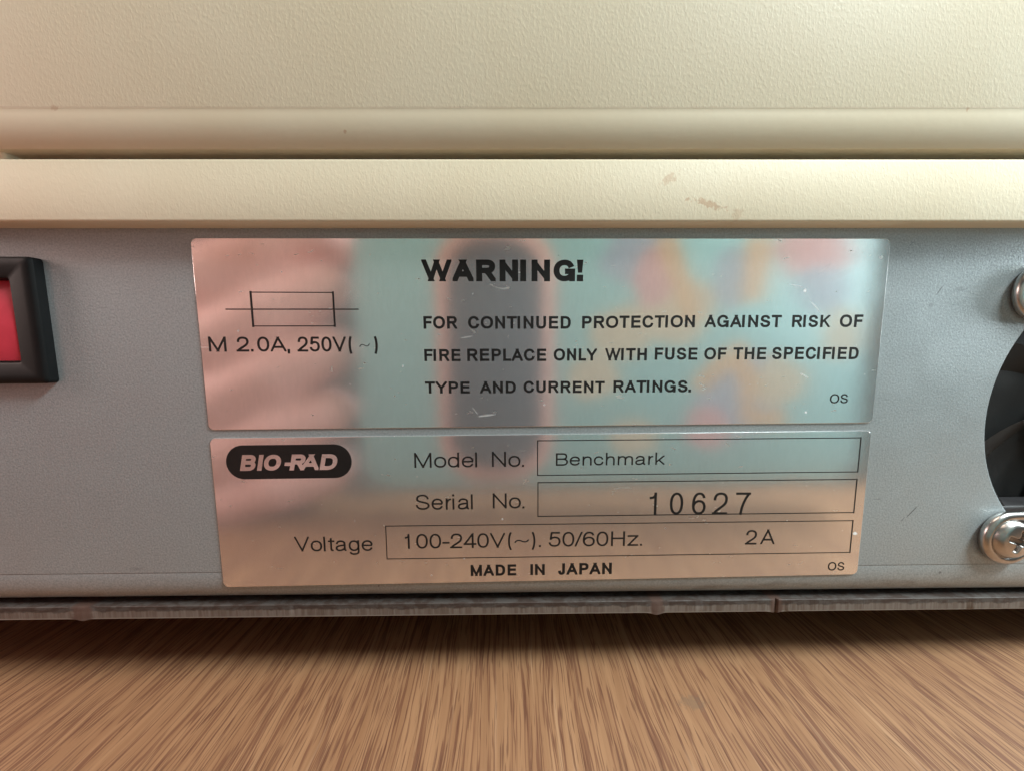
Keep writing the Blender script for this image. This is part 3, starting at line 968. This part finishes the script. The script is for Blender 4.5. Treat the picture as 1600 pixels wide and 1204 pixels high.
# ------------------------------------------------------------------ fan behind the opening
fan = bmesh.new()
prev = None
NF = 72
for (r, y) in ((40, 1.6), (24.3, 1.6), (23.8, 2.2), (23.6, 12)):
    ring = []
    for k in range(NF):
        a = 2 * math.pi * k / NF
        if r == 40:
            s_ = 27 / max(abs(math.cos(a)), abs(math.sin(a)))
            ring.append(fan.verts.new(((FX + s_ * math.cos(a)) * S, y * S, (FZ + s_ * math.sin(a)) * S)))
        else:
            ring.append(fan.verts.new(((FX + r * math.cos(a)) * S, y * S, (FZ + r * math.sin(a)) * S)))
    if prev:
        for k in range(NF):
            fan.faces.new((prev[k], prev[(k + 1) % NF], ring[(k + 1) % NF], ring[k]))
    prev = ring
fan.faces.new(prev)
fh = put(obj("cooling_fan", fan, M_FAN, smooth=True, angle=35))
bm = bmesh.new()
bmesh.ops.create_cone(bm, cap_ends=True, segments=40, radius1=9 * S, radius2=9 * S, depth=6 * S,
                      matrix=Matrix.Translation((FX * S, 6.5 * S, FZ * S)) @ Matrix.Rotation(math.pi / 2, 4, 'X'))
obj("fan_hub", bm, M_FAN, fh, smooth=True, angle=40)
for k in range(7):
    a0 = k * 2 * math.pi / 7 + 0.42
    bm = bmesh.new()
    gr = []
    for i in range(9):
        r = 8.5 + 14.3 * i / 8
        row = []
        for j in range(7):
            a = a0 + (j / 6) * 0.78 + 0.022 * (r - 8)
            row.append(bm.verts.new(((FX + r * math.cos(a)) * S, (4.2 + 5.2 * (j / 6)) * S, (FZ + r * math.sin(a)) * S)))
        gr.append(row)
    for i in range(8):
        for j in range(6):
            bm.faces.new((gr[i][j], gr[i][j + 1], gr[i + 1][j + 1], gr[i + 1][j]))
    obj("fan_blade", bm, M_FAN, fh, smooth=True)
bm = bmesh.new()
box(bm, 73.5, 126, 1.35, 5.5, -36, -28.3, 0.45, 4)
obj("fan_housing_bar", bm, M_FANBAR, fh, smooth=True, angle=40)

# wire finger guard: eyes round the screws, arms to a ring over the hub
SCX = (79.0, 120.2)
SCZ = (8.2, -32.9)
bm = bmesh.new()
for sx_, cx in ((1, SCX[0]), (-1, SCX[1])):
    for sz_, cz in ((-1, SCZ[0]), (1, SCZ[1])):
        pts = [(cx + sx_ * (20.6 - 0.0), -1.1, cz + sz_ * 4.9), (cx + sx_ * 12, -1.0, cz + sz_ * 4.5), (cx + sx_ * 5, -0.9, cz + sz_ * 4.1)]
        for k in range(0, 27):
            a = math.pi / 2 + k * math.radians(10.5)
            pts.append((cx + sx_ * 3.9 * math.cos(a), -0.78, cz + sz_ * 3.9 * math.sin(a)))
        tube(bm, pts, 0.76, 16)
for rr in (6.0, 11.0):
    tube(bm, [(FX + rr * math.cos(k * math.pi / 24), -1.9, FZ + rr * math.sin(k * math.pi / 24)) for k in range(49)], 0.6, 10, False)
for (cz, sz_) in ((SCZ[0], -1), (SCZ[1], 1)):
    tube(bm, [(FX, -1.1, cz + sz_ * 4.9), (FX, -1.9, cz + sz_ * 6), (FX, -1.9, FZ)], 0.6, 10)
put(obj("finger_guard", bm, M_CHROME, smooth=True, angle=60))


def make_screw():
    bm = bmesh.new()
    NR, NA = 30, 96
    rings = []
    R0 = 3.35
    for i in range(NR + 1):
        r = R0 * i / NR
        ring = []
        for k in range(NA):
            a = 2 * math.pi * k / NA
            y = -2.5 + 0.50 * (r / R0) ** 2 + 0.75 * max(0, (r / R0 - 0.72) / 0.28) ** 2.4
            u, v = r * math.cos(a + 0.35), r * math.sin(a + 0.35)
            arm = min(abs(u), abs(v))
            if r < 1.95:
                wd = 0.42 + 0.25 * max(0, 1 - r / 1.0)
                d = max(0.0, min(1.0, (wd - arm) / 0.16 + 0.5)) * max(0, min(1, (1.95 - r) / 0.3))
                y += 0.95 * d * (1 - 0.35 * r / 1.95)
                edge = math.exp(-((arm - wd) / 0.14) ** 2) * max(0, min(1, (1.95 - r) / 0.4))
                y -= 0.05 * edge
            ring.append(bm.verts.new((r * math.cos(a) * S, y * S, r * math.sin(a) * S)) if i else None)
        rings.append(ring)
    c = bm.verts.new((0, -1.6 * S, 0))
    for k in range(NA):
        bm.faces.new((c, rings[1][k], rings[1][(k + 1) % NA]))
    for i in range(1, NR):
        for k in range(NA):
            bm.faces.new((rings[i][k], rings[i][(k + 1) % NA], rings[i + 1][(k + 1) % NA], rings[i + 1][k]))
    for (r, y) in ((R0 + 0.03, -1.15), (R0, -0.75), (2.0, -0.7), (2.0, 0.5)):
        ring = [bm.verts.new((r * math.cos(2 * math.pi * k / NA) * S, y * S, r * math.sin(2 * math.pi * k / NA) * S)) for k in range(NA)]
        for k in range(NA):
            bm.faces.new((rings[-1][k], rings[-1][(k + 1) % NA], ring[(k + 1) % NA], ring[k]))
        rings.append(ring)
    me = bpy.data.meshes.new("screw")
    bmesh.ops.recalc_face_normals(bm, faces=bm.faces)
    for f in bm.faces:
        cc = f.calc_center_median()
        if math.hypot(cc.x, cc.z) < 1.9 * S and cc.y > -2.05 * S:
            f.material_index = 1
    bm.to_mesh(me)
    bm.free()
    me.materials.append(M_CHROME)
    me.materials.append(M_RECESS)
    for p in me.polygons:
        p.use_smooth = True
    return me


scr = make_screw()
first = None
for cx in SCX:
    for cz in SCZ:
        o = bpy.data.objects.new("screw", scr) if first is None else first.copy()
        if first is None:
            first = o
        COL.objects.link(o)
        put(o)
        o.location = (cx * S, 0, cz * S)

# ------------------------------------------------------------------ the phone that takes the picture, mirrored in the foil
phone = thing("smartphone", "smartphone in a patterned sage green case, mirrored in the foil labels", "phone", (0.027, -0.064, -0.043))


def putp(o, root, loc):
    o.parent = root
    o.matrix_parent_inverse = Matrix.Translation(Vector(loc)).inverted()
    return o


PL = (0.027, -0.064, -0.043)
bm = bmesh.new()
slab(bm, rounded(29, -3, 166, 86, 9, 8), -59.4, -68.5, 0.8)
putp(obj("phone_case", bm, M_CASE, smooth=True, angle=30), phone, PL)
bm = bmesh.new()
slab(bm, rounded(-9.5, -3, 38, 82, 15, 12), -58.95, -59.6, 0.25)
putp(obj("camera_bar_rim", bm, M_ROSE, smooth=True, angle=30), phone, PL)
bm = bmesh.new()
slab(bm, rounded(-9.5, -3, 30, 74, 12, 12), -58.75, -59.6, 0.1)
putp(obj("camera_bar_glass", bm, M_GLASS, smooth=True, angle=30), phone, PL)


def ribbon(pts, w, y, mat):
    verts, faces = [], []
    for i, (x, z) in enumerate(pts):
        a, b = pts[max(i - 1, 0)], pts[min(i + 1, len(pts) - 1)]
        tx, tz = b[0] - a[0], b[1] - a[1]
        l = math.hypot(tx, tz)
        verts += [(x - tz / l * w / 2, y, z + tx / l * w / 2), (x + tz / l * w / 2, y, z - tx / l * w / 2)]
        if i:
            k = len(verts)
            faces.append((k - 4, k - 3, k - 1, k - 2))
    o = flat("printed_motif", verts, faces, mat, None)
    return putp(o, phone, PL)


def blob(cx, cz, rx, rz, y, mat, seed=0):
    vs = []
    for k in range(24):
        a = k * math.pi / 12
        f = 1 + 0.28 * noise.noise(Vector((math.cos(a) * 1.3, math.sin(a) * 1.3, seed)))
        vs.append((cx + rx * f * math.cos(a), y, cz + rz * f * math.sin(a)))
    return putp(flat("printed_motif", vs, [tuple(range(24))], mat, None), phone, PL)


YP = -59.36
blob(36, 28, 12, 9, YP, M_LILAC, 1)
blob(48, 12, 12, 12, YP - .01, M_CREAM, 11)
blob(66, 22, 6, 10, YP - .01, M_LILAC, 12)
blob(72, -16, 16, 14, YP - .01, M_LILAC, 13)
blob(41, 21, 7, 9, YP + .01, M_PINK, 2)
ribbon([(44, 35), (47, 27), (51, 18), (54, 8)], 6.5, YP + .02, M_ORANGE)
ribbon([(74, 35), (74, 26), (73, 14)], 8, YP + .01, M_ORANGE)
blob(31, 5, 11, 8, YP + .015, M_CREAM, 3)
blob(22, -10, 8, 8, YP + .025, M_CREAM, 4)
ribbon([(72, 0), (64, -6), (56, -14)], 6, YP + .01, M_ORANGE)
ribbon([(69, -2), (74, -12), (74, -24), (87, -24)], 6.5, YP + .02, M_ORANGE)
blob(60, -27, 8, 7, YP + .015, M_PINK, 5)
blob(93, 30, 14, 8, YP + .01, M_PINK, 6)
blob(96, 18, 9, 8, YP + .02, M_LILAC, 7)  # lilac paints in the pale window haze at the label's right end
blob(103, 4, 6, 9, YP + .015, M_CREAM, 8)
blob(84, -12, 8, 9, YP + .005, M_CREAM, 9)
blob(36, -30, 9, 6, YP + .01, M_CREAM, 10)

# ------------------------------------------------------------------ hand holding the phone
def grown_mesh(chains, name, mat):
    """chains of (x, y, z, radius) in mm fused into one continuous skin surface"""
    mb = bpy.data.metaballs.new(name)
    mb.resolution = mb.render_resolution = 0.022
    mb.threshold = 0.35
    o = bpy.data.objects.new(name, mb)
    COL.objects.link(o)
    for ch in chains:
        for a, b in zip(ch, ch[1:]):
            d = math.dist(a[:3], b[:3])
            n = max(2, int(d / (min(a[3], b[3]) * 0.38)))
            for i in range(n + 1):
                t = i / n
                e = mb.elements.new()
                e.co = [(a[k] + (b[k] - a[k]) * t) * 0.01 for k in range(3)]
                e.radius = (a[3] + (b[3] - a[3]) * t) * 0.01 * 1.06
    bpy.context.view_layer.update()
    dg = bpy.context.evaluated_depsgraph_get()
    new = bpy.data.meshes.new_from_object(o.evaluated_get(dg))
    bpy.data.objects.remove(o)
    for v in new.vertices:
        v.co *= 0.1
    new.materials.clear()
    new.materials.append(mat)
    for p in new.polygons:
        p.use_smooth = True
    return bpy.data.objects.new(name, new)


wrist = (-150, -92, -28, 24)
palm = (-118, -76, -14, 20)
hand = [[wrist, palm], [(-330, -190, -40, 36), (-240, -140, -36, 31), wrist]]
for (z0, z1, tx, r) in ((-56, -42, -67, 11.5), (-40, -22, -66, 12.6), (-22, -1, -66, 13.0), (-2, 20, -66, 12.8), (20, 40, -68, 12.6)):
    hand.append([palm, (-128, -74, z0 - 6, 13), (-104, -66.5, z0 + (z1 - z0) * .2, r), (-84, -66, z0 + (z1 - z0) * .65, r * .97), (tx, -68, z1, r * .86)])
hand.append([palm, (-128, -80, 10, 24), (-134, -82, 26, 22)])
hand.append([palm, (-112, -80, 14, 12), (-92, -80, 26, 10.5), (-72, -79, 33, 9), (-54, -78, 36, 8)])
ho = grown_mesh(hand, "hand", M_SKIN)
COL.objects.link(ho)
ho['label'] = "hand holding the smartphone, mirrored pink at the left of the foil labels"
ho['category'] = "hand"
